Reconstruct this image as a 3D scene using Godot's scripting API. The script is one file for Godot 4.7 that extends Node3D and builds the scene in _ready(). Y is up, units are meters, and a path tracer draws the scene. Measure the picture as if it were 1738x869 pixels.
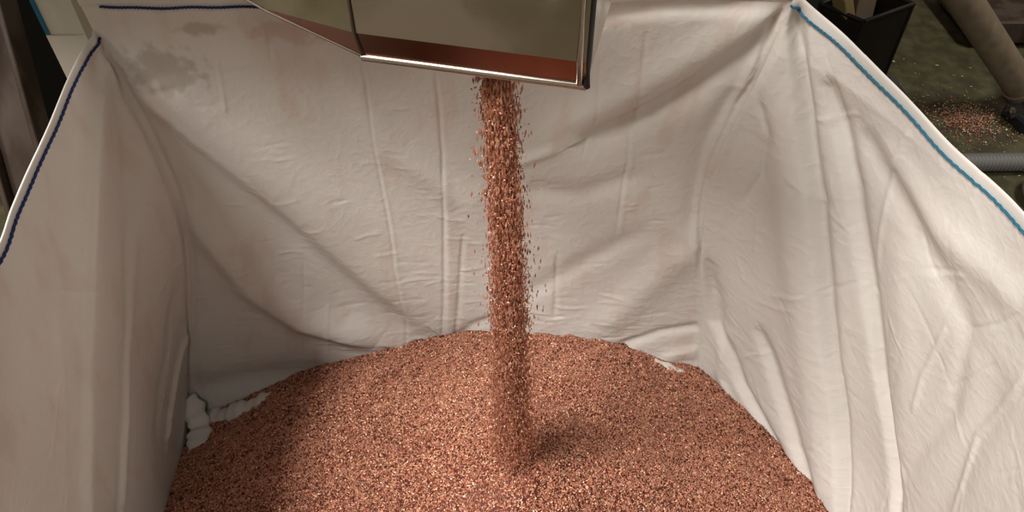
extends Node3D
# An open bulk bag being filled with copper granules from a steel chute in a dim workshop.

const CLOTH := Color(0.70, 0.68, 0.645)      # linear, woven white polypropylene
const BAG := Vector3(-0.1, 0.0, -0.47)        # middle of the bag's base
const APEX := Vector3(0.0, 0.69, -0.55)       # where the falling granules land

var rng := RandomNumberGenerator.new()
var taken := {}
var M := {}

# ---------------------------------------------------------------- bag outline (metres)
var CL := [Vector3(-.563,1.191,-.920),Vector3(-.566,1.130,-.930),Vector3(-.568,1.039,-.945),Vector3(-.571,.920,-.960),Vector3(-.582,.768,-.975),Vector3(-.613,.624,-.985),Vector3(-.675,.423,-.990),Vector3(-.769,.101,-.980),Vector3(-.785,.012,-.975)]
var CR := [Vector3(.370,1.197,-.925),Vector3(.367,1.171,-.930),Vector3(.357,1.054,-.945),Vector3(.331,.873,-.960),Vector3(.350,.650,-.975),Vector3(.386,.461,-.975),Vector3(.405,.30,-.96),Vector3(.425,.1,-.93),Vector3(.43,.012,-.92)]
var LR := [[0.0,Vector3(-.566,1.130,-.930)],[.11,Vector3(-.573,1.11,-.823)],[.23,Vector3(-.568,1.09,-.711)],[.32,Vector3(-.56,1.08,-.629)],[.38,Vector3(-.553,1.075,-.574)],[.7,Vector3(-.535,1.09,-.28)],[1.0,Vector3(-.52,1.14,.0)]]
var LB := [[0.0,Vector3(-.785,.012,-.975)],[.3,Vector3(-.705,.012,-.67)],[.7,Vector3(-.66,.012,-.28)],[1.0,Vector3(-.62,.012,.03)]]
var RR := [[0.0,Vector3(.375,1.185,-.932)],[.04,Vector3(.405,1.163,-.92)],[.1,Vector3(.43,1.145,-.89)],[.18,Vector3(.47,1.12,-.824)],[.27,Vector3(.517,1.10,-.733)],[.38,Vector3(.566,1.09,-.618)],[.65,Vector3(.60,1.09,-.33)],[1.0,Vector3(.58,1.14,0)]]
var RB := [[0.0,Vector3(.43,.012,-.92)],[.15,Vector3(.50,.012,-.79)],[.3,Vector3(.575,.012,-.66)],[.65,Vector3(.64,.012,-.3)],[1.0,Vector3(.60,.012,.03)]]

# ---------------------------------------------------------------- small helpers
func numbered(called: String) -> String:
	if not taken.has(called):
		taken[called] = 0
		return called
	taken[called] += 1
	return "%s_%03d" % [called, taken[called]]

func thing(called: String, label: String, category: String, at := Vector3.ZERO, group := "") -> Node3D:
	var o := Node3D.new()
	o.name = numbered(called)
	add_child(o)
	o.position = at
	tag(o, label, category, group)
	return o

func tag(o: Node, label: String, category: String, group := "") -> Node:
	o.set_meta("label", label)
	o.set_meta("category", category)
	if group: o.set_meta("group", group)
	return o

# a named mesh whose vertices are world places; it is set back by its thing's own place
func obj(called: String, mesh: Mesh, mat: Material, parent: Node3D = null) -> MeshInstance3D:
	var o := MeshInstance3D.new()
	o.mesh = mesh
	o.material_override = mat
	if parent == null:
		o.name = numbered(called)
		add_child(o)
	else:
		o.name = called
		parent.add_child(o, true)
		var off := Vector3.ZERO
		var q: Node = parent
		while q != self:
			off += (q as Node3D).position
			q = q.get_parent()
		o.position = -off
	return o

func structure(called: String, mesh: Mesh, mat: Material) -> MeshInstance3D:
	var o := obj(called, mesh, mat)
	o.set_meta("kind", "structure")
	return o

func st_new() -> SurfaceTool:
	var st := SurfaceTool.new()
	st.begin(Mesh.PRIMITIVE_TRIANGLES)
	return st

func quad(st: SurfaceTool, a: Vector3, b: Vector3, c: Vector3, d: Vector3) -> void:
	for p in [a, b, c, a, c, d]:
		st.add_vertex(p)

func done(st: SurfaceTool) -> ArrayMesh:
	st.generate_normals()
	return st.commit()

# box with chamfered edges in a frame (columns of basis are its axes), size s, chamfer c
func add_box(st: SurfaceTool, at: Vector3, s: Vector3, c := 0.002, b := Basis.IDENTITY) -> void:
	var h := s * 0.5
	c = minf(c, minf(h.x, minf(h.y, h.z)) * 0.6)
	st.set_smooth_group(-1)
	var ax := [Vector3.RIGHT, Vector3.UP, Vector3.BACK]
	var place := func(v: Vector3) -> Vector3: return at + b * v
	for i in 3:
		var j := (i + 1) % 3
		var k := (i + 2) % 3
		for sg in [-1.0, 1.0]:
			var f := []
			for q in [[-1, -1], [1, -1], [1, 1], [-1, 1]]:
				f.append(place.call(ax[i] * h[i] * sg + ax[j] * (h[j] - c) * q[0] + ax[k] * (h[k] - c) * q[1]))
			if sg > 0: quad(st, f[3], f[2], f[1], f[0])
			else: quad(st, f[0], f[1], f[2], f[3])
		for sj in [-1.0, 1.0]:
			for sk in [-1.0, 1.0]:
				var e := []
				for t in [-1.0, 1.0]:
					e.append(place.call(ax[i] * (h[i] - c) * t + ax[j] * h[j] * sj + ax[k] * (h[k] - c) * sk))
					e.append(place.call(ax[i] * (h[i] - c) * t + ax[j] * (h[j] - c) * sj + ax[k] * h[k] * sk))
				if sj * sk > 0: quad(st, e[1], e[3], e[2], e[0])
				else: quad(st, e[0], e[2], e[3], e[1])
	for sx in [-1.0, 1.0]:
		for sy in [-1.0, 1.0]:
			for sz in [-1.0, 1.0]:
				var p = place.call(Vector3(h.x * sx, (h.y - c) * sy, (h.z - c) * sz))
				var q2 = place.call(Vector3((h.x - c) * sx, h.y * sy, (h.z - c) * sz))
				var r = place.call(Vector3((h.x - c) * sx, (h.y - c) * sy, h.z * sz))
				var tri := [p, q2, r] if sx * sy * sz < 0 else [p, r, q2]
				for v in tri: st.add_vertex(v)

func box(at: Vector3, s: Vector3, c := 0.002, b := Basis.IDENTITY) -> ArrayMesh:
	var st := st_new()
	add_box(st, at, s, c, b)
	return done(st)

# tube along a path; rad is a number or one radius per point; closed ends
func add_tube(st: SurfaceTool, path: Array, rad, n := 12, flat := 1.0, up := Vector3.UP) -> void:
	st.set_smooth_group(1)
	var rings := []
	for i in path.size():
		var a: Vector3 = path[maxi(i - 1, 0)]
		var c: Vector3 = path[mini(i + 1, path.size() - 1)]
		var t := (c - a).normalized()
		var x := t.cross(up)
		if x.length() < 0.05: x = t.cross(Vector3.RIGHT)
		x = x.normalized()
		var y := x.cross(t).normalized()
		var r: float = rad[i] if rad is Array else rad
		var ring := []
		for k in n:
			var w := TAU * k / n
			ring.append(path[i] + x * cos(w) * r + y * sin(w) * r * flat)
		rings.append(ring)
	for i in path.size() - 1:
		for k in n:
			var k2 := (k + 1) % n
			quad(st, rings[i][k], rings[i + 1][k], rings[i + 1][k2], rings[i][k2])
	st.set_smooth_group(2)
	for k in range(1, n - 1):
		var a0: Array = rings[0]
		var b0: Array = rings[-1]
		for v in [a0[0], a0[k], a0[k + 1]]: st.add_vertex(v)
		for v in [b0[0], b0[k + 1], b0[k]]: st.add_vertex(v)

func tube(path: Array, rad, n := 12, flat := 1.0, up := Vector3.UP) -> ArrayMesh:
	var st := st_new()
	add_tube(st, path, rad, n, flat, up)
	return done(st)

func smooth_path(pts: Array, step: float) -> Array:
	var c := Curve3D.new()
	for i in pts.size():
		var a: Vector3 = pts[maxi(i - 1, 0)]
		var b: Vector3 = pts[mini(i + 1, pts.size() - 1)]
		var t := (b - a) / 6.0
		c.add_point(pts[i], -t, t)
	c.bake_interval = step
	var out := []
	var n := int(c.get_baked_length() / step)
	for i in n + 1:
		out.append(c.sample_baked(c.get_baked_length() * i / n, true))
	return out

# thick sheet: an outline in a plane (o + x*u + y*v) pushed out by thickness along x.cross(y)
func add_slab(st: SurfaceTool, pts: Array, thick: Vector3) -> void:
	st.set_smooth_group(-1)
	var n := pts.size()
	for k in range(1, n - 1):
		for v in [pts[0], pts[k + 1], pts[k]]: st.add_vertex(v)
		for v in [pts[0] - thick, pts[k] - thick, pts[k + 1] - thick]: st.add_vertex(v)
	for k in n:
		var a: Vector3 = pts[k]
		var b: Vector3 = pts[(k + 1) % n]
		quad(st, a, b, b - thick, a - thick)

# ---------------------------------------------------------------- materials
func noise_image(kind: int, freq: float, size: int, sd: int, octaves := 4, sx := 1.0) -> Image:
	var f := FastNoiseLite.new()
	f.noise_type = FastNoiseLite.TYPE_SIMPLEX_SMOOTH
	f.seed = sd
	f.frequency = freq
	f.fractal_type = [FastNoiseLite.FRACTAL_FBM, FastNoiseLite.FRACTAL_RIDGED][kind]
	f.fractal_octaves = octaves
	return f.get_seamless_image(int(size * sx), size)

func ramp_texture(img: Image, stops: Array) -> ImageTexture:
	var g := Gradient.new()
	g.offsets = PackedFloat32Array(stops.map(func(s): return s[0]))
	g.colors = PackedColorArray(stops.map(func(s): return s[1]))
	var w := img.get_width()
	var h := img.get_height()
	var out := Image.create(w, h, false, Image.FORMAT_RGB8)
	for y in h:
		for x in w:
			out.set_pixel(x, y, g.sample(img.get_pixel(x, y).r))
	out.generate_mipmaps()
	return ImageTexture.create_from_image(out)

func normal_texture(img: Image, strength: float) -> ImageTexture:
	img.convert(Image.FORMAT_RGBA8)
	img.bump_map_to_normal_map(strength)
	return ImageTexture.create_from_image(img)

func plain(c: Color, rough: float, metal := 0.0) -> StandardMaterial3D:
	var m := StandardMaterial3D.new()
	m.albedo_color = c
	m.roughness = rough
	m.metallic = metal
	return m

func make_materials() -> void:
	var crinkle := normal_texture(noise_image(1, 0.016, 768, 5, 5), 3.0)
	var m := plain(Color.WHITE, 0.62)
	m.vertex_color_use_as_albedo = true
	m.cull_mode = BaseMaterial3D.CULL_DISABLED
	m.metallic_specular = 0.35
	m.backlight_enabled = true
	m.backlight = Color(0.16, 0.155, 0.145)
	m.normal_enabled = true
	m.normal_texture = crinkle
	m.normal_scale = 0.42
	M.cloth = m
	M.webbing = plain(Color(0.80, 0.78, 0.74), 0.75)
	M.webbing.cull_mode = BaseMaterial3D.CULL_DISABLED
	M.blue = plain(Color(0.03, 0.37, 0.49), 0.7)
	M.blue_dark = plain(Color(0.08, 0.16, 0.38), 0.7)
	m = plain(Color(0.43, 0.20, 0.14), 0.6, 0.25)
	m.uv1_triplanar = true
	m.uv1_scale = Vector3(9, 9, 9)
	m.albedo_texture = ramp_texture(noise_image(0, 0.06, 512, 11, 3), [[0.25, Color(0.62, 0.55, 0.52)], [0.75, Color(1, 1, 1)]])
	M.heap = m
	m = plain(Color(0.95, 0.95, 0.95), 0.42, 0.45)
	m.vertex_color_use_as_albedo = true
	M.grain = m
	var smudge := noise_image(0, 0.006, 512, 21, 5)
	m = plain(Color(0.76, 0.73, 0.665), 0.36, 1.0)
	m.uv1_triplanar = true
	m.uv1_scale = Vector3(2.2, 2.2, 2.2)
	m.roughness_texture = ramp_texture(smudge, [[0.3, Color(0.55, 0.55, 0.55)], [0.7, Color(1, 1, 1)]])
	m.albedo_texture = ramp_texture(smudge, [[0.3, Color(0.86, 0.86, 0.82)], [0.7, Color(1, 1, 1)]])
	M.steel = m
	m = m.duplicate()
	m.albedo_color = Color(0.66, 0.50, 0.445)  # copper-brown tint paints in more of the heap's reflection on the lip
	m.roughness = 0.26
	M.heap_tint_steel = m
	M.bright = plain(Color(0.78, 0.74, 0.70), 0.18, 1.0)
	M.bolt = plain(Color(0.85, 0.84, 0.82), 0.15, 1.0)
	m = plain(Color.WHITE, 0.7)
	m.uv1_triplanar = true
	m.uv1_world_triplanar = true
	m.uv1_scale = Vector3(0.9, 0.9, 0.9)
	m.albedo_texture = ramp_texture(noise_image(0, 0.012, 1024, 31, 6), [[0.2, Color(0.24, 0.215, 0.15)], [0.45, Color(0.27, 0.262, 0.168)], [0.6, Color(0.30, 0.297, 0.19)], [0.85, Color(0.35, 0.33, 0.24)]])
	M.floor = m
	M.wall = plain(Color(0.60, 0.57, 0.52), 0.9)
	M.black = plain(Color(0.075, 0.065, 0.065), 0.45)
	M.black_rub = plain(Color(0.05, 0.05, 0.05), 0.8)
	m = plain(Color(0.50, 0.455, 0.39), 0.55)
	m.uv1_triplanar = true
	m.uv1_scale = Vector3(3, 3, 3)
	m.albedo_texture = ramp_texture(noise_image(0, 0.02, 256, 41, 5), [[0.3, Color(0.90, 0.88, 0.85)], [0.7, Color(1, 1, 1)]])
	M.beige = m
	m = plain(Color(0.30, 0.255, 0.225), 0.6, 0.2)
	m.uv1_triplanar = true
	m.uv1_scale = Vector3(2.5, 1.2, 2.5)
	m.albedo_texture = ramp_texture(noise_image(0, 0.015, 256, 51, 5), [[0.3, Color(0.7, 0.6, 0.5)], [0.6, Color(1, 1, 1)]])
	M.post = m
	M.dark_green = plain(Color(0.05, 0.046, 0.038), 0.95)  # near-black colour standing in for the shade in the left gap
	M.dark_green.metallic_specular = 0.15
	M.grey_dark = plain(Color(0.24, 0.24, 0.25), 0.6)
	M.hose = plain(Color(0.47, 0.47, 0.47), 0.5)
	M.wood = plain(Color(0.55, 0.48, 0.33), 0.8)
	M.wood_pale = plain(Color(0.42, 0.36, 0.30), 0.8)

# ---------------------------------------------------------------- bag surfaces
func by_height(pts: Array, y: float) -> Vector3:
	var n := pts.size()
	var i := 0
	while i < n - 2 and y < pts[i + 1].y: i += 1
	var p: Vector3 = pts[i]
	var q: Vector3 = pts[i + 1]
	var h := q.y - p.y
	var t := clampf((y - p.y) / h, 0, 1)
	var a: Vector3 = pts[maxi(i - 1, 0)]
	var d: Vector3 = pts[mini(i + 2, n - 1)]
	var m0 := (q - a) / (q.y - a.y) * h
	var m1 := (d - p) / (d.y - p.y) * h
	var r := hermite(p, q, m0, m1, t)
	r.y = y
	return r

func hermite(p: Vector3, q: Vector3, m0: Vector3, m1: Vector3, t: float) -> Vector3:
	var t2 := t * t
	var t3 := t2 * t
	return p * (2 * t3 - 3 * t2 + 1) + m0 * (t3 - 2 * t2 + t) + q * (3 * t2 - 2 * t3) + m1 * (t3 - t2)

func knots(k: Array, u: float) -> Vector3:
	var n := k.size()
	var i := 0
	while i < n - 2 and u > k[i + 1][0]: i += 1
	var p: Vector3 = k[i][1]
	var q: Vector3 = k[i + 1][1]
	var h: float = k[i + 1][0] - k[i][0]
	var i0 := maxi(i - 1, 0)
	var i3 := mini(i + 2, n - 1)
	var m0: Vector3 = (q - k[i0][1]) / (k[i + 1][0] - k[i0][0]) * h
	var m1: Vector3 = (k[i3][1] - p) / (k[i3][0] - k[i][0]) * h
	return hermite(p, q, m0, m1, (u - k[i][0]) / h)

func bag_point(kind: String, u: float, v: float) -> Vector3:
	if kind == "back":
		var a := by_height(CL, 1.191 + (.012 - 1.191) * v)
		var b := by_height(CR, 1.197 + (.012 - 1.197) * v)
		var p := a.lerp(b, u)
		p.z -= .018 * sin(PI * u) * sin(PI * v)
		p.y -= .006 * sin(PI * u) * (1 - v)
		return p
	if kind == "front":
		var a2 := knots(LR, 1.0).lerp(knots(LB, 1.0), v)
		var b2 := knots(RR, 1.0).lerp(knots(RB, 1.0), v)
		var p2 := a2.lerp(b2, u)
		p2.z += .04 * sin(PI * u) * sin(PI * v)
		p2.y -= .05 * sin(PI * u) * (1 - v)
		return p2
	var isl := kind == "left"
	var R := LR if isl else RR
	var B := LB if isl else RB
	var r := knots(R, u)
	var b3 := knots(B, u)
	var p3 := r.lerp(b3, v)
	var y0: float = R[0][1].y
	var c0 := by_height(CL if isl else CR, y0 + (.012 - y0) * v)
	var f0: Vector3 = (R[0][1] as Vector3).lerp(B[0][1], v)
	var w := pow(1 - u, 6)
	p3 += (c0 - f0) * w
	p3.x += (-.03 if isl else .03) * sin(PI * v) * (1 - w) * (1.0 - pow(u, 6))
	return p3

# folds: [height, width on one side, width on the other, sharp?, then u, v pairs along the fold]
var FOLDS := {
"back": [
	[.006, .008, .008, 0, .982,.06, .985,.25, .987,.45],
	[-.005, .006, .008, 0, .008,.10, .009,.3, .010,.75],
	[.022, .030, .055, 0, .032,.129, .091,.215, .191,.338, .323,.491, .461,.651],
	[.026, .028, .050, 0, .027,.385, .121,.552, .225,.649, .370,.706],
	[-.016, .05, .05, 0, .013,.854, .153,.816, .281,.805],
	[-.015, .012, .035, 0, 1.0,.035, .975,.065, .905,.134, .841,.186, .764,.228],
	[.009, .03, .03, 0, .976,.029, .890,.094, .793,.162, .718,.207],
	[-.012, .03, .02, 0, .985,.143, .975,.221, .985,.308, .99,.421],
	[.011, .035, .035, 0, .977,.449, .886,.553, .807,.662],
	[-.007, .012, .012, 0, .843,.706, .920,.664, .999,.644],
	[.006, .02, .012, 0, .903,.757, .957,.715, 1.0,.704],
	[-.006, .010, .018, 0, .70,.044, .736,.042, .810,.031, .983,.027],
	[-.0014, .003, .003, 0, .382,.089, .386,.191, .390,.341, .403,.506, .426,.643, .429,.737],
	[.0008, .005, .004, 0, .388,.191, .396,.341, .409,.506, .432,.643],
	[-.0022, .003, .004, 0, .493,.112, .500,.171, .508,.257, .501,.435, .496,.720],
	[.0018, .005, .012, 0, .507,.30, .511,.435, .508,.720],
	[-.0024, .004, .006, 0, .538,.435, .530,.550, .521,.720],
	[-.0014, .003, .004, 0, .806,.062, .820,.143, .843,.277, .835,.427],
	[.0009, .005, .005, 0, .828,.143, .851,.277, .844,.427],
	[-.0012, .003, .003, 0, .747,.105, .766,.192, .761,.261],
	[-.0012, .003, .003, 0, .225,.489, .228,.738],
	[.0014, .004, .003, 0, .274,.60, .275,.755],
	[.0009, .004, .003, 0, .164,.093, .148,.179],
	[-.0012, .003, .003, 0, .252,.053, .245,.093],
	[.0012, .004, .004, 0, .025,.620, .027,.845],
	[-.0022, .004, .006, 0, .722,.473, .714,.636],
	[-.0013, .006, .006, 0, .004,.129, .031,.141, .096,.128],
	[.008, .03, .03, 0, .30,.02, .42,.25, .55,.36, .62,.50],
	[-.006, .025, .025, 0, .86,.30, .76,.34, .66,.33],
	[.004, .012, .012, 0, .60,.30, .66,.27, .71,.25],
	[-.006, .025, .02, 0, .88,.42, .74,.52, .66,.58],
	[-.005, .015, .012, 0, .52,.70, .56,.66, .60,.64]],
"left": [
	[.006, .008, .012, 0, .010,.0, .012,.2, .012,.45, .012,.75],
	[.010, .030, .010, 0, .02,.045, .068,.072, .144,.143, .212,.206, .294,.298, .453,.480, .56,.62],
	[.005, .014, .006, 0, .092,.282, .157,.396, .260,.507, .390,.605],
	[-.006, .014, .01, 0, .105,.27, .172,.386, .275,.497, .405,.595],
	[.008, .02, .01, 0, .018,.655, .105,.719, .175,.746],
	[.006, .03, .02, 0, .332,.197, .394,.300, .481,.428],
	[-.005, .02, .02, 0, .005,.087, .044,.167, .095,.278],
	[-.006, .04, .03, 0, .22,.10, .34,.28, .46,.42],
	[-.005, .02, .02, 0, .02,.50, .08,.60, .20,.68]],
"right": [
	[-.025, .10, .11, 0, .150,.05, .175,.17, .220,.30, .280,.48, .37,.70],
	[-.022, .008, .013, 0, .012,.02, .022,.041, .082,.126, .142,.226, .184,.332, .229,.466, .288,.608, .347,.712, .40,.80],
	[.013, .03, .04, 0, .018,.095, .096,.215, .161,.383, .233,.587, .320,.762],
	[-.017, .010, .016, 0, .103,.077, .176,.173, .241,.290, .299,.414, .377,.527, .43,.60],
	[-.017, .012, .02, 0, .007,.476, .027,.607, .094,.689, .189,.746, .25,.80],
	[-.014, .012, .018, 0, .118,.533, .178,.630, .227,.701, .288,.760],
	[-.004, .006, .008, 0, .008,.138, .046,.178, .059,.241, .047,.301],
	[.008, .03, .03, 0, .185,.080, .311,.106, .431,.089],
	[-.006, .025, .025, 0, .160,.093, .262,.126, .396,.191],
	[.0025, .004, .004, 0, .225,.036, .217,.104, .231,.189, .244,.251],
	[.0025, .004, .004, 0, .357,.220, .357,.318, .368,.384],
	[.003, .005, .004, 0, .471,.158, .456,.300, .485,.438],
	[-.004, .012, .012, 0, .383,.188, .414,.313, .400,.486],
	[.006, .014, .014, 0, .045,.598, .049,.719, .084,.747],
	[.007, .03, .03, 0, .25,.17, .32,.32, .38,.50],
	[-.006, .02, .02, 0, .45,.20, .47,.40, .46,.60]],
"front": [
	[.010, .03, .03, 0, .1,.1, .3,.4, .5,.7],
	[-.010, .03, .03, 0, .9,.1, .7,.4, .5,.6]]}
# short sharp creases of handled cloth, level ones low on the far side, slanting ones on the near sides
func small_creases(kind: String) -> Array:
	var r := RandomNumberGenerator.new()
	r.seed = 60 + kind.length()
	var out := []
	var n: int = {"back": 150, "right": 120, "left": 40, "front": 0}[kind]
	for i in n:
		var u := r.randf_range(.02, .98)
		var v := r.randf_range(.03, .85)
		var a := r.randf_range(-.22, .12)
		var l := r.randf_range(.012, .045)
		var amp := r.randf_range(.0004, .0011)
		if kind == "back":
			v = .12 + .66 * sqrt(r.randf())
			if i % 3 == 0: u = [.435, .52, .715, .84, .10][r.randi() % 5] + r.randfn(0, .018)
			l *= .7
		else:
			a = r.randfn(1.75, .35) if r.randf() < .65 else r.randfn(.75, .3)
			l *= 1.5
			u = r.randf_range(.04, .62)
		if r.randf() < .4: amp = -amp
		var d := Vector2(cos(a), sin(a)) * l
		var bend := Vector2(-d.y, d.x) * r.randf_range(-.15, .15)
		out.append([amp, .0028, .0045, 0, u - d.x, v - d.y, u + bend.x, v + bend.y, u + d.x, v + d.y])
	return out
var SHEET := {}   # kind -> {nu, nv, p, n}: the cloth as built, for hems and stitching

func build_panel(kind: String, nu: int, nv: int, width: float, root: Node3D) -> MeshInstance3D:
	var high := 1.18
	var P := PackedVector3Array()
	P.resize((nu + 1) * (nv + 1))
	for j in nv + 1:
		for i in nu + 1:
			P[j * (nu + 1) + i] = bag_point(kind, float(i) / nu, float(j) / nv)
	var D := PackedFloat32Array()
	D.resize(P.size())
	for f: Array in FOLDS[kind] + small_creases(kind):
		var pts := PackedVector2Array()
		var lo := Vector2(9, 9)
		var hi := Vector2(-9, -9)
		for k in range(4, f.size(), 2):
			var q := Vector2(f[k] * width, f[k + 1] * high)
			pts.append(q)
			lo = lo.min(q)
			hi = hi.max(q)
		var amp: float = f[0]
		var wa: float = f[1]
		var wb: float = f[2]
		var sharp: bool = f[3] == 1
		var reach := maxf(wa, wb) * (4.0 if sharp else 2.6)
		var i0 := clampi(int((lo.x - reach) / width * nu), 0, nu)
		var i1 := clampi(int((hi.x + reach) / width * nu) + 1, 0, nu)
		var j0 := clampi(int((lo.y - reach) / high * nv), 0, nv)
		var j1 := clampi(int((hi.y + reach) / high * nv) + 1, 0, nv)
		var segs := pts.size() - 1
		for j in range(j0, j1 + 1):
			for i in range(i0, i1 + 1):
				var x := Vector2(float(i) / nu * width, float(j) / nv * high)
				var best := 1e9
				var side := 0.0
				var along := 0.0
				for s in segs:
					var a := pts[s]
					var e := pts[s + 1] - a
					var t := clampf((x - a).dot(e) / e.length_squared(), 0.0, 1.0)
					var d := x - a - e * t
					var l := d.length_squared()
					if l < best:
						best = l
						side = e.cross(d)
						along = (s + t) / segs
				var dist := sqrt(best)
				var w := wa if side > 0 else wb
				var fade := smoothstep(-0.12, 0.12, along) * smoothstep(1.12, 0.85, along)
				var g := exp(-dist / w) if sharp else exp(-best / (w * w))
				D[j * (nu + 1) + i] += amp * g * fade
	var soft := FastNoiseLite.new()
	soft.seed = kind.hash() % 1000
	soft.frequency = 3.5
	soft.fractal_octaves = 2
	var fine := FastNoiseLite.new()
	fine.seed = 3
	fine.frequency = 26.0
	fine.fractal_octaves = 3
	var patch := FastNoiseLite.new()
	patch.seed = 77
	patch.frequency = 7.0
	patch.fractal_octaves = 5
	var N := normals_of(P, nu, nv)
	var C := PackedColorArray()
	C.resize(P.size())
	var U := PackedVector2Array()
	U.resize(P.size())
	for j in nv + 1:
		for i in nu + 1:
			var at := j * (nu + 1) + i
			var x := float(i) / nu * width
			var y := float(j) / nv * high
			var edge := smoothstep(0.0, 0.012, x) * smoothstep(0.0, 0.012, width - x)
			var crumple := smoothstep(0.30, 0.9, y) * 0.9 + 0.35
			var d := D[at]
			d += soft.get_noise_2d(x, y * 0.55) * 0.005
			d += fine.get_noise_2d(x * 0.75, y * 1.5) * 0.0005 * crumple
			P[at] += N[at] * d * edge
			# copper dust rubbed into the weave, and grey smears, with ragged outlines
			var c := CLOTH
			var dust := smoothstep(0.12, 0.55, patch.get_noise_2d(x * 1.6, y * 0.5 + 3.0))
			c = c.lerp(Color(0.60, 0.45, 0.37), dust * (0.30 if kind != "right" else 0.08))
			var rag := patch.get_noise_2d(x * 5.0, y * 5.0) * 0.018
			if kind == "back":
				for s in [[Vector2(.080, .105), Vector2(.052, .034), Color(.37, .345, .29), .55], [Vector2(.155, .047), Vector2(.032, .009), Color(.36, .29, .24), .5], [Vector2(.745, .045), Vector2(.03, .007), Color(.50, .36, .30), .5], [Vector2(.28, .05), Vector2(.05, .02), Color(.55, .36, .29), .45]]:
					var o: Vector2 = (Vector2(x, y) - Vector2(s[0].x * width, s[0].y * high)) / s[1]
					var m := smoothstep(1.35, 0.6, o.length() + rag * 45.0)
					if m > 0: c = c.lerp(s[2], m * s[3])
			C[at] = c
			U[at] = Vector2(x, y) * 2.2
	N = normals_of(P, nu, nv)
	SHEET[kind] = {"nu": nu, "nv": nv, "p": P, "n": N}
	var idx := PackedInt32Array()
	for j in nv:
		for i in nu:
			var a := j * (nu + 1) + i
			var b := a + 1
			var c := a + nu + 1
			var flip := (P[b] - P[a]).cross(P[c] - P[a]).dot(N[a]) > 0   # front faces run clockwise
			idx.append_array([a, c, b, b, c, c + 1] if flip else [a, b, c, b, c + 1, c])
	var arr := []
	arr.resize(Mesh.ARRAY_MAX)
	arr[Mesh.ARRAY_VERTEX] = P
	arr[Mesh.ARRAY_NORMAL] = N
	arr[Mesh.ARRAY_COLOR] = C
	arr[Mesh.ARRAY_TEX_UV] = U
	arr[Mesh.ARRAY_INDEX] = idx
	var mesh := ArrayMesh.new()
	mesh.add_surface_from_arrays(Mesh.PRIMITIVE_TRIANGLES, arr)
	return obj("side_panel", mesh, M.cloth, root)

func normals_of(P: PackedVector3Array, nu: int, nv: int) -> PackedVector3Array:
	var N := PackedVector3Array()
	N.resize(P.size())
	var mid := Vector3(-0.05, 0.55, -0.45)
	var c0 := (nv / 2) * (nu + 1) + nu / 2
	var n0 := (P[c0 + 1] - P[c0 - 1]).cross(P[c0 + nu + 1] - P[c0 - nu - 1])
	var sg := 1.0 if n0.dot(mid - P[c0]) > 0 else -1.0
	for j in nv + 1:
		for i in nu + 1:
			var l := j * (nu + 1) + maxi(i - 1, 0)
			var r := j * (nu + 1) + mini(i + 1, nu)
			var t := maxi(j - 1, 0) * (nu + 1) + i
			var b := mini(j + 1, nv) * (nu + 1) + i
			N[j * (nu + 1) + i] = (P[r] - P[l]).cross(P[b] - P[t]).normalized() * sg
	return N

func cloth_at(kind: String, u: float, v: float, lift: float) -> Vector3:
	var s: Dictionary = SHEET[kind]
	var nu: int = s.nu
	var x := clampf(u, 0, 1) * nu
	var y := clampf(v, 0, 1) * int(s.nv)
	var i := mini(int(x), nu - 1)
	var j := mini(int(y), int(s.nv) - 1)
	var a := j * (nu + 1) + i
	var P: PackedVector3Array = s.p
	var N: PackedVector3Array = s.n
	var p := P[a].lerp(P[a + 1], x - i).lerp(P[a + nu + 1].lerp(P[a + nu + 2], x - i), y - j)
	return p + N[a] * lift

# turned-over rim: a folded band along the top edge, and a row of blue stitches under it
func build_hem(kind: String, panel: Node3D, band: float, blue: Material, u0 := 0.0, u1 := 1.0) -> void:
	var n := 220
	var prof := [[band, .0012], [band - .003, .0022], [band * .5, .0021], [.0060, .0022], [.0025, .0021], [-.0005, .0016], [-.0013, .0006], [-.0007, -.0004], [.003, -.0008], [band, -.0008]]
	var st := st_new()
	st.set_smooth_group(1)
	st.set_color(CLOTH)
	var rows := []
	for i in n + 1:
		var u := lerpf(0, 1, float(i) / n)
		var row := []
		for q in prof:
			var p := cloth_at(kind, u, maxf(q[0], 0.0) / 1.18, q[1])
			p.y -= minf(q[0], 0.0)
			row.append(p)
		rows.append(row)
	for i in n:
		for k in prof.size() - 1:
			quad(st, rows[i][k], rows[i][k + 1], rows[i + 1][k + 1], rows[i + 1][k])
	var hem := obj("hem", done(st), M.cloth, panel)
	hem.material_override = M.cloth
	var path := []
	for i in 401:
		var u := lerpf(u0, u1, i / 400.0)
		path.append(cloth_at(kind, u, (band - .003 + sin(i * 2.1) * .0004 + sin(i * .13) * .0006) / 1.18, .0040 + .0005 * sin(i * 1.57)))
	obj("stitching", tube(path, .0020, 6, 0.7), blue, panel)

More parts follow.
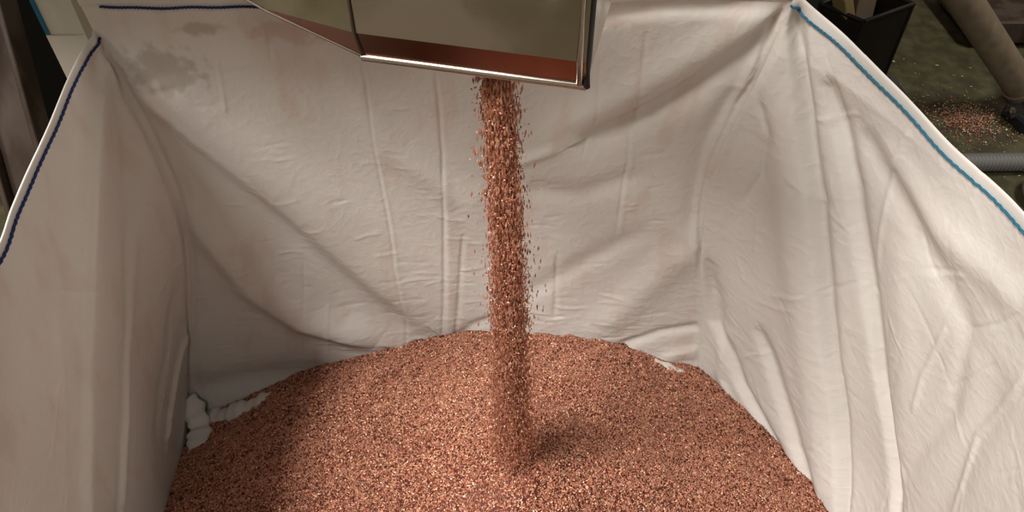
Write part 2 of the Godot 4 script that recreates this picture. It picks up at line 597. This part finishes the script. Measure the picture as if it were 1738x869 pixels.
func build_bag() -> void:
	var root := thing("bulk_bag", "open white woven bulk bag with blue stitched rim, filling with copper granules", "bulk bag", BAG)
	var back := build_panel("back", 470, 420, 0.98, root)
	var left := build_panel("left", 280, 320, 0.97, root)
	var right := build_panel("right", 450, 420, 0.97, root)
	var front := build_panel("front", 70, 70, 1.12, root)
	build_hem("back", back, .021, M.blue_dark, 0.03, 0.62)
	build_hem("left", left, .015, M.blue_dark)
	build_hem("right", right, .019, M.blue)
	build_hem("front", front, .024, M.blue)
	var st := st_new()
	st.set_color(CLOTH)
	add_slab(st, [LB[0][1], LB[1][1], LB[2][1], LB[3][1], RB[4][1], RB[3][1], RB[2][1], RB[1][1], RB[0][1]].map(func(p): return p + Vector3(0, .002, 0)), Vector3(0, .006, 0))
	obj("base_panel", done(st), M.cloth, root)
	# bunched cloth showing beside the heap in the far corners
	for f in [[[Vector3(-.776,.045,-.962),Vector3(-.716,.105,-.952),Vector3(-.638,.160,-.945),Vector3(-.560,.200,-.943),Vector3(-.490,.222,-.952)], [.022,.026,.020,.022,.014]],
			[[Vector3(-.745,.19,-.957),Vector3(-.715,.145,-.925),Vector3(-.700,.145,-.87),Vector3(-.706,.15,-.80)], [.024,.028,.022,.016]],
			[[Vector3(.30,.35,-.950),Vector3(.366,.325,-.922),Vector3(.408,.310,-.895),Vector3(.452,.288,-.845)], [.006,.018,.016,.005]]]:
		var path := smooth_path(f[0], .006)
		var rad := []
		for i in path.size():
			var t: float = float(i) / (path.size() - 1) * (f[1].size() - 1)
			var k: int = mini(int(t), f[1].size() - 2)
			rad.append(lerpf(f[1][k], f[1][k + 1], smoothstep(0.0, 1.0, t - k)) * (1.0 + 0.22 * sin(i * 0.45) + .12 * sin(i * 1.3 + 1.0)))
		var t2 := st_new()
		t2.set_color(CLOTH)
		add_tube(t2, path, rad, 20, 0.55)
		obj("bunched_fold", done(t2), M.cloth, root)
	# lifting loops: webbing sewn outside the corners, rising above the rim and back down
	for L in [Vector3(-.622, 1.0, -.957), Vector3(.372, 1.0, -.972), Vector3(-.60, 1.0, .075), Vector3(.63, 1.0, .075)]:
		var s := signf(L.z)
		var path := []
		for q in [[.80, .0], [1.0, .0], [1.15, .0], [1.28, .004], [1.36, .018], [1.39, .036], [1.36, .054], [1.28, .066], [1.12, .070], [.95, .072], [.80, .074]]:
			path.append(Vector3(L.x, q[0], L.z + s * q[1]))
		build_loop(root, smooth_path(path, .012))

func build_loop(root: Node3D, path: Array) -> void:
	var half := .026
	var st := st_new()
	var stripe := st_new()
	st.set_smooth_group(1)
	stripe.set_smooth_group(1)
	var rows := []
	var rows2 := []
	for i in path.size():
		var t: Vector3 = (path[mini(i + 1, path.size() - 1)] - path[maxi(i - 1, 0)]).normalized()
		var w := Vector3.RIGHT
		var nrm := t.cross(w).normalized() * .0016
		var row := []
		for q in [[-1, -1], [1, -1], [1, 1], [-1, 1]]:
			row.append(path[i] + w * half * q[0] + nrm * q[1])
		rows.append(row)
		var row2 := []
		for q in [[-1.06, -1.6], [-.80, -1.6], [-.80, 1.6], [-1.06, 1.6]]:
			row2.append(path[i] + w * half * q[0] + nrm * q[1])
		rows2.append(row2)
	for i in path.size() - 1:
		for k in 4:
			var k2 := (k + 1) % 4
			quad(st, rows[i][k], rows[i + 1][k], rows[i + 1][k2], rows[i][k2])
			quad(stripe, rows2[i][k], rows2[i + 1][k], rows2[i + 1][k2], rows2[i][k2])
	for r in [0, path.size() - 1]:
		quad(st, rows[r][0], rows[r][1], rows[r][2], rows[r][3])
		quad(stripe, rows2[r][0], rows2[r][1], rows2[r][2], rows2[r][3])
	var lp := obj("lifting_loop", done(st), M.webbing, root)
	obj("edge_stripe", done(stripe), M.blue, lp)
	var p0: Vector3 = path[0]
	var fz := .0025 if p0.z < 0 else -.0025
	obj("sewn_end", box(Vector3(p0.x, .95, p0.z + fz), Vector3(half * 2.1, .32, .004), .0015), M.webbing, lp)

# ---------------------------------------------------------------- granules
var reach := PackedFloat32Array()   # how far the heap runs from its top in each direction before it meets the cloth
var lumps := FastNoiseLite.new()

func heap_height(x: float, z: float) -> float:
	var dx := x - APEX.x
	var dz := z - APEX.z
	var r := sqrt(dx * dx + dz * dz)
	var h := APEX.y - .67 * sqrt(r * r + .0009)
	# a hollow washed out behind the landing place, with a lip on its near side
	var a := Vector2(dx - .085, dz + .155).rotated(-.75)
	h -= .020 * exp(-(a.x * a.x / .0100 + a.y * a.y / .0016))
	var b := Vector2(dx - .115, dz + .085).rotated(-.75)
	h += .008 * exp(-(b.x * b.x / .0120 + b.y * b.y / .0012))
	h += lumps.get_noise_2d(x, z) * .014 * smoothstep(.03, .2, r)
	h += lumps.get_noise_2d(x * 5.0 + 9.0, z * 5.0) * .005 + lumps.get_noise_2d(x * 16.0, z * 16.0 + 4.0) * .004 * smoothstep(.15, .4, r)
	# it falls away into the far left corner
	h -= .035 * exp(-(pow(x + .68, 2) * 22.0 + pow(z + .95, 2) * 60.0))
	return h

func find_reach() -> void:
	lumps.seed = 4
	lumps.frequency = 4.0
	lumps.fractal_octaves = 2
	var hits := []
	for kind in ["back", "left", "right", "front"]:
		for i in 61:
			var u := i / 60.0
			for j in 400:
				var p := cloth_at(kind, u, j / 399.0, 0.0)
				if p.y < heap_height(p.x, p.z) or j == 399:
					hits.append(Vector2(atan2(p.z - APEX.z, p.x - APEX.x), Vector2(p.x - APEX.x, p.z - APEX.z).length()))
					break
	hits.sort_custom(func(p, q): return p.x < q.x)
	reach.resize(720)
	for k in 720:
		var w := -PI + TAU * k / 720.0
		var n := hits.size()
		var i := 0
		while i < n and hits[i].x < w: i += 1
		var p: Vector2 = hits[i - 1] if i > 0 else hits[n - 1] - Vector2(TAU, 0)
		var q: Vector2 = hits[i] if i < n else hits[0] + Vector2(TAU, 0)
		reach[k] = lerpf(p.y, q.y, (w - p.x) / maxf(q.x - p.x, 1e-6))

func reach_at(w: float) -> float:
	var k := fposmod((w + PI) / TAU * 720.0, 720.0)
	var i := int(k) % 720
	return lerpf(reach[i], reach[(i + 1) % 720], k - int(k))

func chip_mesh(sx: float, sy: float, sz: float, sd: int) -> ArrayMesh:
	var r := RandomNumberGenerator.new()
	r.seed = sd
	var v := []
	for d in [Vector3.RIGHT, Vector3.LEFT, Vector3.UP, Vector3.DOWN, Vector3.BACK, Vector3.FORWARD]:
		v.append((d * r.randf_range(.7, 1.25) + Vector3(r.randf_range(-.3, .3), r.randf_range(-.3, .3), r.randf_range(-.3, .3))) * Vector3(sx, sy, sz) * .5)
	var st := st_new()
	st.set_smooth_group(-1)
	for f in [[0,2,4],[4,2,1],[1,2,5],[5,2,0],[4,3,0],[1,3,4],[5,3,1],[0,3,5]]:
		for k in [0, 2, 1]: st.add_vertex(v[f[k]])
	return done(st)

func scatter(called: String, mesh: Mesh, xf: Array, col: Array, parent: Node3D) -> MultiMeshInstance3D:
	var mm := MultiMesh.new()
	mm.transform_format = MultiMesh.TRANSFORM_3D
	mm.use_colors = true
	mm.mesh = mesh
	mm.instance_count = xf.size()
	for i in xf.size():
		mm.set_instance_transform(i, xf[i])
		mm.set_instance_color(i, col[i])
	var o := MultiMeshInstance3D.new()
	o.multimesh = mm
	o.material_override = M.grain
	o.set_meta("kind", "stuff")
	if parent:
		o.name = called
		parent.add_child(o, true)
		o.position = -parent.position
	else:
		o.name = numbered(called)
		add_child(o)
	return o

func copper() -> Color:      # linear, each grain its own tone
	var t := rng.randf()
	var c := Color(.58, .225, .145).lerp(Color(.75, .36, .235), rng.randf())
	if t < .16: c = Color(.30, .11, .075)
	elif t > .90: c = Color(.86, .56, .40)
	elif t > .80: c = Color(.66, .40, .22)
	return c

func any_turn() -> Basis:
	return Basis.from_euler(Vector3(rng.randf() * TAU, rng.randf() * TAU, rng.randf() * TAU))

func build_heap() -> void:
	find_reach()
	var root := thing("granule_heap", "cone-shaped heap of reddish copper granules inside the white bag", "granules", Vector3(APEX.x, .02, APEX.z))
	root.set_meta("kind", "stuff")
	var nw := 300
	var nr := 150
	var P := PackedVector3Array()
	var idx := PackedInt32Array()
	P.append(Vector3(APEX.x, heap_height(APEX.x, APEX.z), APEX.z))
	for j in range(1, nr + 1):
		for i in nw:
			var w := -PI + TAU * i / nw
			var r := (reach_at(w) + .003) * j / nr
			var x := APEX.x + cos(w) * r
			var z := APEX.z + sin(w) * r
			P.append(Vector3(x, heap_height(x, z), z))
	for i in nw:
		idx.append_array([0, 1 + i, 1 + (i + 1) % nw])
	for j in nr - 1:
		for i in nw:
			var a := 1 + j * nw + i
			var b := 1 + j * nw + (i + 1) % nw
			idx.append_array([a, a + nw, b, b, a + nw, b + nw])
	var st := SurfaceTool.new()
	var arr := []
	arr.resize(Mesh.ARRAY_MAX)
	arr[Mesh.ARRAY_VERTEX] = P
	arr[Mesh.ARRAY_INDEX] = idx
	var raw := ArrayMesh.new()
	raw.add_surface_from_arrays(Mesh.PRIMITIVE_TRIANGLES, arr)
	st.create_from(raw, 0)
	var body := obj("heap_body", done(st), M.heap, root)
	body.set_meta("kind", "stuff")
	var kinds := [chip_mesh(1.0, .45, .8, 1), chip_mesh(1.0, .7, .75, 2), chip_mesh(1.5, .35, .5, 3)]
	for k in kinds.size():
		var xf := []
		var col := []
		while xf.size() < 125000:
			var x := rng.randf_range(-.80, .66)
			var z := rng.randf_range(-1.02, -.02)
			var w := atan2(z - APEX.z, x - APEX.x)
			var r := Vector2(x - APEX.x, z - APEX.z).length()
			if r > reach_at(w) - .001 + rng.randf_range(-.008, .004): continue
			var s := rng.randf_range(.0022, .0046)
			if rng.randf() < .012: s *= 1.5
			var b := Basis.from_euler(Vector3(rng.randfn(0, .55), rng.randf() * TAU, rng.randfn(0, .55)))
			xf.append(Transform3D(b.scaled(Vector3.ONE * s), Vector3(x, heap_height(x, z) + rng.randf_range(-.0001, .0022), z)))
			col.append(copper())
		scatter("loose_granules", kinds[k], xf, col, root)

func build_stream() -> void:
	var root := thing("granule_stream", "narrow stream of copper granules falling from the chute onto the heap", "granules", Vector3(0, .66, -.55))
	root.set_meta("kind", "stuff")
	for pass_ in 2:
		var mesh := chip_mesh(1.0, .5, .8, 9) if pass_ == 0 else chip_mesh(.16, 1.0, .13, 6)
		var xf := []
		var col := []
		for i in (21000 if pass_ == 0 else 22000):
			var t := rng.randf()                  # 0 at the heap, 1 at the chute
			t = pow(t, 1.25)
			var y := lerpf(.655, 1.352, t)
			var spread := lerpf(.0150, .0066, pow(t, .8))
			if rng.randf() < .06: spread *= 1.8
			# strands: the flow hangs together in ropes
			var rope := rng.randi() % 9
			var cx := sin(rope * 2.4) * spread * 1.05 + sin(y * 11.0 + rope) * .0022
			var cz := cos(rope * 2.4) * spread * 1.05 + cos(y * 9.0 + rope * 2.0) * .0022
			var x := lerpf(0.001, -.0155, t) + .004 * sin(t * PI) + cx + rng.randfn(0, spread * .55)
			var z := -.553 + cz + rng.randfn(0, spread * .55)
			var s := rng.randf_range(.0014, .0030)
			var b := any_turn()
			if pass_ == 1:
				s = rng.randf_range(.006, .013)
				b = Basis.from_euler(Vector3(rng.randfn(0, .09), rng.randf() * TAU, rng.randfn(0, .09)))
			xf.append(Transform3D(b.scaled(Vector3.ONE * s), Vector3(x, y, z)))
			col.append(copper())
		scatter("falling_granules", mesh, xf, col, root)

func build_spill() -> void:
	var xf := []
	var col := []
	for i in 1500:
		var c := Vector3(1.665, .004, -2.275)
		var p := c + Vector3(rng.randfn(0, .058), rng.randf_range(-.002, .003), rng.randfn(0, .05))
		if i > 900: p = c + Vector3(rng.randfn(-.03, .13), 0, rng.randfn(.01, .10))
		xf.append(Transform3D(any_turn().scaled(Vector3.ONE * rng.randf_range(.0035, .0075)), p))
		col.append(copper() if rng.randf() < .8 else Color(.75, .66, .58))
	var o := scatter("spilled_granules", chip_mesh(1.0, .5, .8, 14), xf, col, null)
	tag(o, "small patch of copper granules spilled on the green floor", "granules")
	xf = []
	col = []
	for i in 70:
		xf.append(Transform3D(Basis.from_euler(Vector3(rng.randfn(0, .2), rng.randf() * TAU, rng.randfn(0, .2))).scaled(Vector3(rng.randf_range(.006, .022), .002, rng.randf_range(.004, .008))), Vector3(rng.randf_range(1.35, 2.15), .003, rng.randf_range(-2.75, -1.95))))
		col.append(Color(.42, .40, .28).lerp(Color(.60, .56, .46), rng.randf()))
	o = scatter("floor_scraps", chip_mesh(1, 1, 1, 15), xf, col, null)
	tag(o, "pale shavings scattered over the green floor beyond the bag", "scraps")

# ---------------------------------------------------------------- chute
func build_chute() -> void:
	var root := thing("steel_chute", "dull steel chute above the bag with dark reflecting lip and bright bead", "chute", Vector3(-.04, 1.33, -.56))
	var B := Vector3(.0565, 1.331, -.495)
	var A := Vector3(-.119, 1.331, -.537)
	var along := (B - A).normalized()
	var out := Vector3(-along.z, 0, along.x)          # towards the viewer
	if out.z < 0: out = -out
	var back := -out
	var lip := .0265
	var lean := .0095
	var top := 1.53
	var ldir := Vector3(-.9, 0, -.436).normalized()
	var lout := Vector3(-ldir.z, 0, ldir.x)
	if lout.z < 0: lout = -lout
	var th := .0015
	# front plate: upper sheet
	var a1 := A + out * lean + Vector3(0, lip, 0)
	var b1 := B + out * lean + Vector3(0, lip, 0)
	var up := Vector3(0, top - a1.y, 0)
	var st := st_new()
	add_slab(st, [a1, a1 + up, b1 + up, b1], out * th)
	obj("front_plate", done(st), M.steel, root)
	# front lip, bent in under the plate so that it looks down on the heap
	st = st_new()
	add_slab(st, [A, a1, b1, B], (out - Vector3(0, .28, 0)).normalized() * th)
	obj("lip", done(st), M.heap_tint_steel, root)
	# left panel, cut slantwise along the bottom
	var cut := func(l: float) -> Vector3: return A + ldir * l + Vector3(0, l * .30, 0)
	var c1: Vector3 = cut.call(.082)
	var c2: Vector3 = cut.call(.17)
	var lift := lout * lean
	var e1 := Vector3(c1.x, a1.y, c1.z) + lift
	st = st_new()
	add_slab(st, [a1, e1, Vector3(c2.x, c2.y, c2.z) + lift, Vector3(c2.x, top, c2.z) + lift, Vector3(a1.x, top, a1.z)], lout * th)
	obj("wing_plate", done(st), M.steel, root)
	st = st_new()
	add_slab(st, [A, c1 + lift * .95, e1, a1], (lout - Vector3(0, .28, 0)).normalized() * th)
	obj("lip", done(st), M.heap_tint_steel, root)
	# right side plate and rear plate
	var rdir := Vector3(.23, 0, -.97).normalized()
	var d := B + rdir * .16
	var rout := Vector3(-rdir.z, 0, rdir.x)
	if rout.x < 0: rout = -rout
	st = st_new()
	add_slab(st, [B, B + out * lean + Vector3(0, lip, 0), b1 + up, Vector3(d.x, top, d.z), d], rout * th)
	obj("side_plate", done(st), M.steel, root)
	var g := Vector3(c2.x, c2.y, c2.z) + rdir * .06 + Vector3(.01, 0, 0)
	st = st_new()
	add_slab(st, [d, Vector3(d.x, top, d.z), Vector3(g.x, top, g.z), g, Vector3(g.x + .09, d.y, g.z - .012)], back * th)
	obj("rear_plate", done(st), M.steel, root)
	st = st_new()
	add_slab(st, [g, Vector3(g.x, top, g.z), Vector3(c2.x, top, c2.z) + lift, c2 + lift], -along * th)
	obj("side_plate", done(st), M.steel, root)
	# rolled beads along the free edges
	obj("bottom_bead", tube([A - along * .001, A.lerp(B, .25), A.lerp(B, .5), A.lerp(B, .75), B], .0034, 14), M.bright, root)
	st = st_new()
	add_tube(st, [A, A.lerp(c1, .5) + lift * .5, c1 + lift, c2 + lift], .0010, 10)
	obj("wing_bead", done(st), M.post, root)
	obj("corner_bead", tube([B - along * .005, b1 - along * .005, b1 + up * .5 - along * .005, b1 + up - along * .005], .0026, 12), M.bright, root)
	obj("corner_flange", tube([B, b1 + rdir * .004, b1 + up + rdir * .004], .0034, 10), M.black, root)
	obj("weld_seam", tube([A + lout * .0004, a1 + lout * .0005, a1 + up * .5 + lout * .0005, a1 + up + lout * .0005], .0016, 8), M.post, root)

func build_shade_hopper() -> void:  # out-of-view hopper, added to keep light off the bag's back left
	var root := thing("shade_hopper", "unseen machine hopper added over the back left of the bag to shade it", "hopper", Vector3(-.66, 0, -1.06))
	var st := st_new()
	var lo := [Vector3(-1.15,1.50,-.60), Vector3(-.32,1.50,-.60), Vector3(-.32,1.50,-.74), Vector3(-.14,1.50,-.74), Vector3(-.14,1.50,-1.38), Vector3(-1.15,1.50,-1.38)]
	for k in lo.size():
		var p: Vector3 = lo[k]
		var q: Vector3 = lo[(k + 1) % lo.size()]
		add_slab(st, [p, p + Vector3(0, .85, 0), q + Vector3(0, .85, 0), q], (q - p).normalized().cross(Vector3.UP) * .004)
	add_slab(st, [lo[0], lo[1], lo[2], Vector3(-1.15,1.50,-.74)], Vector3(0, -.004, 0))
	add_slab(st, [Vector3(-1.15,1.50,-.74), lo[3], lo[4], lo[5]], Vector3(0, -.004, 0))
	obj("body", done(st), M.post, root)
	obj("top_rim", box(Vector3(-.645, 2.36, -.98), Vector3(1.07, .03, .84), .005), M.post, root)
	for p in [Vector3(-1.18, 0, -1.36), Vector3(-.12, 0, -1.36)]:
		obj("leg", box(p + Vector3(0, 1.18, 0), Vector3(.06, 2.34, .06), .004), M.post, root)
		obj("foot_plate", box(p + Vector3(0, .006, 0), Vector3(.14, .012, .14), .002), M.post, root)
	for p in [Vector3(-1.12, 0, -.64), Vector3(-.36, 0, -.64)]:
		obj("hanger_rod", tube([p + Vector3(0, 2.37, 0), p + Vector3(0, 3.0, 0), p + Vector3(0, 3.60, 0)], .010, 10), M.post, root)

# ---------------------------------------------------------------- what stands round the bag
func build_surroundings() -> void:
	# leaning dark post at the left edge of the picture
	var pa := Vector3(-1.045, .0, -1.03)
	var pb := Vector3(-1.185, 1.60, -1.885)
	var ydir := (pb - pa).normalized()
	var zdir := Vector3(.1, 0, 1)
	zdir = (zdir - ydir * zdir.dot(ydir)).normalized()
	var b := Basis(ydir.cross(zdir).normalized(), ydir, zdir)
	var post := thing("steel_post", "worn brown steel post leaning against the added dark cabinet left of the bag", "post", pa)
	obj("web", box((pa + pb) * .5, Vector3(.09, (pb - pa).length(), .012), .002, b), M.post, post)
	for s in [-1.0, 1.0]:
		obj("flange", box((pa + pb) * .5 + b.x * .05 * s, Vector3(.012, (pb - pa).length(), .07), .002, b), M.post, post)
	obj("foot_plate", box(pa + Vector3(0, .005, 0), Vector3(.20, .012, .16), .003), M.post, post)
	var cab := thing("dark_gap_cabinet", "near-black cabinet added to fill the unlit gap left of the bag, behind the leaning post", "cabinet", Vector3(-1.65, 0, -2.35))  # added body, coloured near-black where the gap is unlit
	obj("body", box(Vector3(-1.65, .76, -2.35), Vector3(1.35, 1.40, .8), .012), M.dark_green, cab)
	obj("door", box(Vector3(-1.32, .80, -1.945), Vector3(.62, 1.22, .02), .004), M.dark_green, cab)
	obj("door", box(Vector3(-1.97, .80, -1.945), Vector3(.62, 1.22, .02), .004), M.dark_green, cab)
	obj("plinth", box(Vector3(-1.65, .03, -2.35), Vector3(1.25, .06, .7), .004), M.black, cab)
	# black open box with pale wood in it
	var f := Vector3(1.203, 0, -2.376)
	var ex := Vector3(1.420 - 1.203, 0, -2.50 + 2.376)
	var ew := ex.normalized()
	var en := Vector3(ew.z, 0, -ew.x)
	if en.z > 0: en = -en
	en = (en + Vector3(-.25, 0, 0)).normalized()
	var el := .17
	var h := .34
	var bin := thing("black_box", "narrow black open-topped box on the floor holding pale wood", "box", f + ex * .5 + en * el * .5)
	var corners := [f, f + ex, f + ex + en * el, f + en * el]
	for k in 4:
		var p: Vector3 = corners[k]
		var q: Vector3 = corners[(k + 1) % 4]
		var inn := (q - p).normalized().cross(Vector3.UP)
		var st := st_new()
		add_slab(st, [p, p + Vector3(0, h, 0), q + Vector3(0, h, 0), q], inn * .006)
		obj("side", done(st), M.black, bin)
		obj("rim_bar", tube([p + Vector3(0, h, 0), (p + q) * .5 + Vector3(0, h, 0), q + Vector3(0, h, 0)], .008, 8), M.black, bin)
		obj("corner_bar", tube([p, p + Vector3(0, h * .5, 0), p + Vector3(0, h, 0)], .006, 8), M.black, bin)
	obj("bottom", box(f + ex * .5 + en * el * .5 + Vector3(0, .006, 0), Vector3(ex.length() * .8, .008, el * .8), .002, Basis(ew, Vector3.UP, ew.cross(Vector3.UP))), M.black, bin)
	var tilt := Basis(ew, Vector3.UP, ew.cross(Vector3.UP)).rotated(Vector3(0, 0, 1), .42)
	var w1 := obj("wood_offcut", box(f + ex * .20 + en * el * .42 + Vector3(0, .25, 0), Vector3(.04, .32, .06), .003, tilt), M.wood)
	tag(w1, "pale yellowish wood offcut sticking out of the black box", "wood")
	var w2 := obj("wood_offcut", box(f + ex * .66 + en * el * .62 + Vector3(0, .20, 0), Vector3(.10, .30, .025), .003, Basis(ew, Vector3.UP, ew.cross(Vector3.UP)).rotated(Vector3(1, 0, 0), -.25)), M.wood_pale)
	tag(w2, "wide brownish board standing at the back in the black box", "wood")
	var skid := obj("floor_rail", box(Vector3(1.455, .02, -2.36), Vector3(.03, .04, .30), .004), M.grey_dark)
	tag(skid, "short grey rail on the floor beside the bag rim", "rail")
	var gc := obj("grey_cabinet", box(Vector3(1.05, .30, -2.95), Vector3(.62, .60, .30), .01), M.grey_dark)
	tag(gc, "dark grey cabinet behind the black box", "cabinet")
	# beige tube leaning up from its foot, with a strut and a black clamp
	var foot := Vector3(1.868, .075, -2.355)
	var head := Vector3(1.12, .79, -2.30)
	var leg := thing("conveyor_tube", "thick beige tube slanting down to the floor with a clamped foot", "tube", Vector3(1.9, 0, -2.36))
	obj("tube", tube([foot, foot.lerp(head, .5), head], .052, 28), M.beige, leg)
	obj("end_ring", tube([foot - (head - foot).normalized() * .012, foot + (head - foot).normalized() * .03], .056, 28), M.beige, leg)
	var sdir := Vector3(.75, .55, -.35).normalized()
	obj("strut", tube([foot + Vector3(-.02, .06, .0), foot + sdir * .3, foot + sdir * .8], .045, 20), M.beige, leg)
	var tb := Basis.from_euler(Vector3(0, .25, .35))
	obj("clamp", box(Vector3(1.86, .062, -2.28), Vector3(.17, .018, .05), .004, tb), M.black, leg)
	obj("foot_block", box(Vector3(1.90, .025, -2.27), Vector3(.20, .05, .12), .008, Basis.from_euler(Vector3(0, .2, 0))), M.black_rub, leg)
	for p in [Vector3(1.86, .095, -2.285), Vector3(1.795, .052, -2.262), Vector3(1.93, .085, -2.275)]:
		var st2 := st_new()
		add_tube(st2, [p + Vector3(0, -.03, 0), p + Vector3(0, .0, 0)], .006, 10)
		add_tube(st2, [p, p + Vector3(0, .010, .002)], .011, 6)
		obj("bolt", done(st2), M.bolt, leg)
	var mb := thing("floor_machine", "flat brown machine base at the far right behind the tube", "machine", Vector3(2.35, 0, -2.98))
	obj("bed", box(Vector3(2.35, .07, -2.98), Vector3(.95, .10, .42), .008), M.post, mb)
	for s in [-1.0, 1.0]:
		obj("foot", box(Vector3(2.35 + .4 * s, .012, -2.98), Vector3(.08, .024, .36), .004), M.black_rub, mb)
	# ribbed suction hoses
	hose([Vector3(.80, .034, -1.985), Vector3(1.30, .034, -1.99), Vector3(1.75, .034, -1.998), Vector3(2.25, .034, -1.985), Vector3(2.8, .034, -2.05)], "grey ribbed hose lying straight across the floor")
	hose([Vector3(2.75, .034, -1.90), Vector3(2.25, .034, -1.925), Vector3(1.93, .034, -1.925), Vector3(1.76, .034, -1.915), Vector3(1.695, .034, -1.87), Vector3(1.70, .034, -1.80), Vector3(1.80, .034, -1.72), Vector3(2.4, .034, -1.62)], "grey ribbed hose bent in a loop nearest the bag")

func hose(pts: Array, label: String) -> void:
	var path := smooth_path(pts, .0025)
	var rad := []
	for i in path.size():
		rad.append(.0265 + .0055 * pow(absf(sin(i * .0025 / .0125 * PI)), .6))
	tag(obj("suction_hose", tube(path, rad, 18), M.hose), label, "hose")

func build_room() -> void:
	structure("floor", box(Vector3(.3, -.06, -.6), Vector3(8.4, .12, 8.4), .0), M.floor)
	structure("ceiling", box(Vector3(.3, 3.66, -.6), Vector3(8.4, .12, 8.4), .0), M.wall)
	structure("wall_back", box(Vector3(.3, 1.8, -4.74), Vector3(8.4, 3.6, .12), .0), M.wall)
	structure("wall_front", box(Vector3(.3, 1.8, 3.54), Vector3(8.4, 3.6, .12), .0), M.wall)
	structure("wall_left", box(Vector3(-3.84, 1.8, -.6), Vector3(.12, 3.6, 8.4), .0), M.wall)
	structure("wall_right", box(Vector3(4.44, 1.8, -.6), Vector3(.12, 3.6, 8.4), .0), M.wall)

# ceiling lamp: housing, glowing diffuser and a light of the same size under it
func build_lamp(at: Vector3, long: float, wide: float, turn: float, energy: float, colour: Color, label: String) -> void:
	var o := thing("ceiling_lamp", label, "lamp", at)
	o.rotation.y = turn
	var housing := MeshInstance3D.new()
	housing.name = "housing"
	housing.mesh = box(Vector3(0, .045, 0), Vector3(wide + .03, .07, long + .03), .006)
	housing.material_override = M.webbing
	o.add_child(housing, true)
	var d := MeshInstance3D.new()
	d.name = "diffuser"
	d.mesh = box(Vector3(0, .004, 0), Vector3(wide, .012, long), .003)
	var g := plain(Color(.9, .9, .88), .5)
	g.emission_enabled = true
	g.emission = colour
	g.emission_energy_multiplier = 2.0
	d.material_override = g
	o.add_child(d, true)
	var l := AreaLight3D.new()
	l.name = "glow"
	l.area_size = Vector2(wide, long)
	l.light_color = colour
	l.light_energy = energy
	l.area_range = 20.0
	l.area_attenuation = 2.0
	l.shadow_enabled = true
	l.position = Vector3(0, -.008, 0)
	l.rotation.x = -PI / 2
	o.add_child(l, true)

func _ready() -> void:
	rng.seed = 20
	var cam := Camera3D.new()
	cam.name = "camera"
	cam.position = Vector3(0, 1.66, 0)
	cam.rotation_degrees = Vector3(-46.2, 0, 0)
	cam.fov = 37.27
	cam.near = .02
	add_child(cam)
	cam.current = true
	var env := Environment.new()
	env.background_mode = Environment.BG_COLOR
	env.background_color = Color(.02, .02, .02)
	env.tonemap_mode = Environment.TONE_MAPPER_LINEAR
	env.tonemap_exposure = 0.94
	env.sdfgi_enabled = true
	env.ssao_enabled = true
	env.ssil_enabled = true
	var we := WorldEnvironment.new()
	we.name = "environment"
	we.environment = env
	add_child(we)
	make_materials()
	build_lamp(Vector3(-1.25, 3.53, .38), 1.2, .60, 0.0, 14.0, Color(1.0, .97, .94), "long ceiling lamp over the left edge of the bag")
	build_lamp(Vector3(-2.3, 3.53, .85), .8, .8, 0.0, 12.0, Color(1.0, .97, .94), "square ceiling lamp out to the left of the bag")
	build_lamp(Vector3(.3, 3.53, 1.7), 1.2, .30, 0.0, 1.5, Color(1.0, .97, .94), "long unseen ceiling lamp added in front of the bag as weak fill")  # out-of-view lamp added for a little fill from the front
	build_lamp(Vector3(3.0, 3.53, -2.0), 1.2, .30, 0.0, 7.0, Color(1.0, .96, .90), "unseen ceiling lamp added to brighten the floor right of the bag")  # out-of-view lamp added to lift the floor at right
	build_room()
	build_bag()
	build_heap()
	build_stream()
	build_chute()
	build_shade_hopper()
	build_surroundings()
	build_spill()
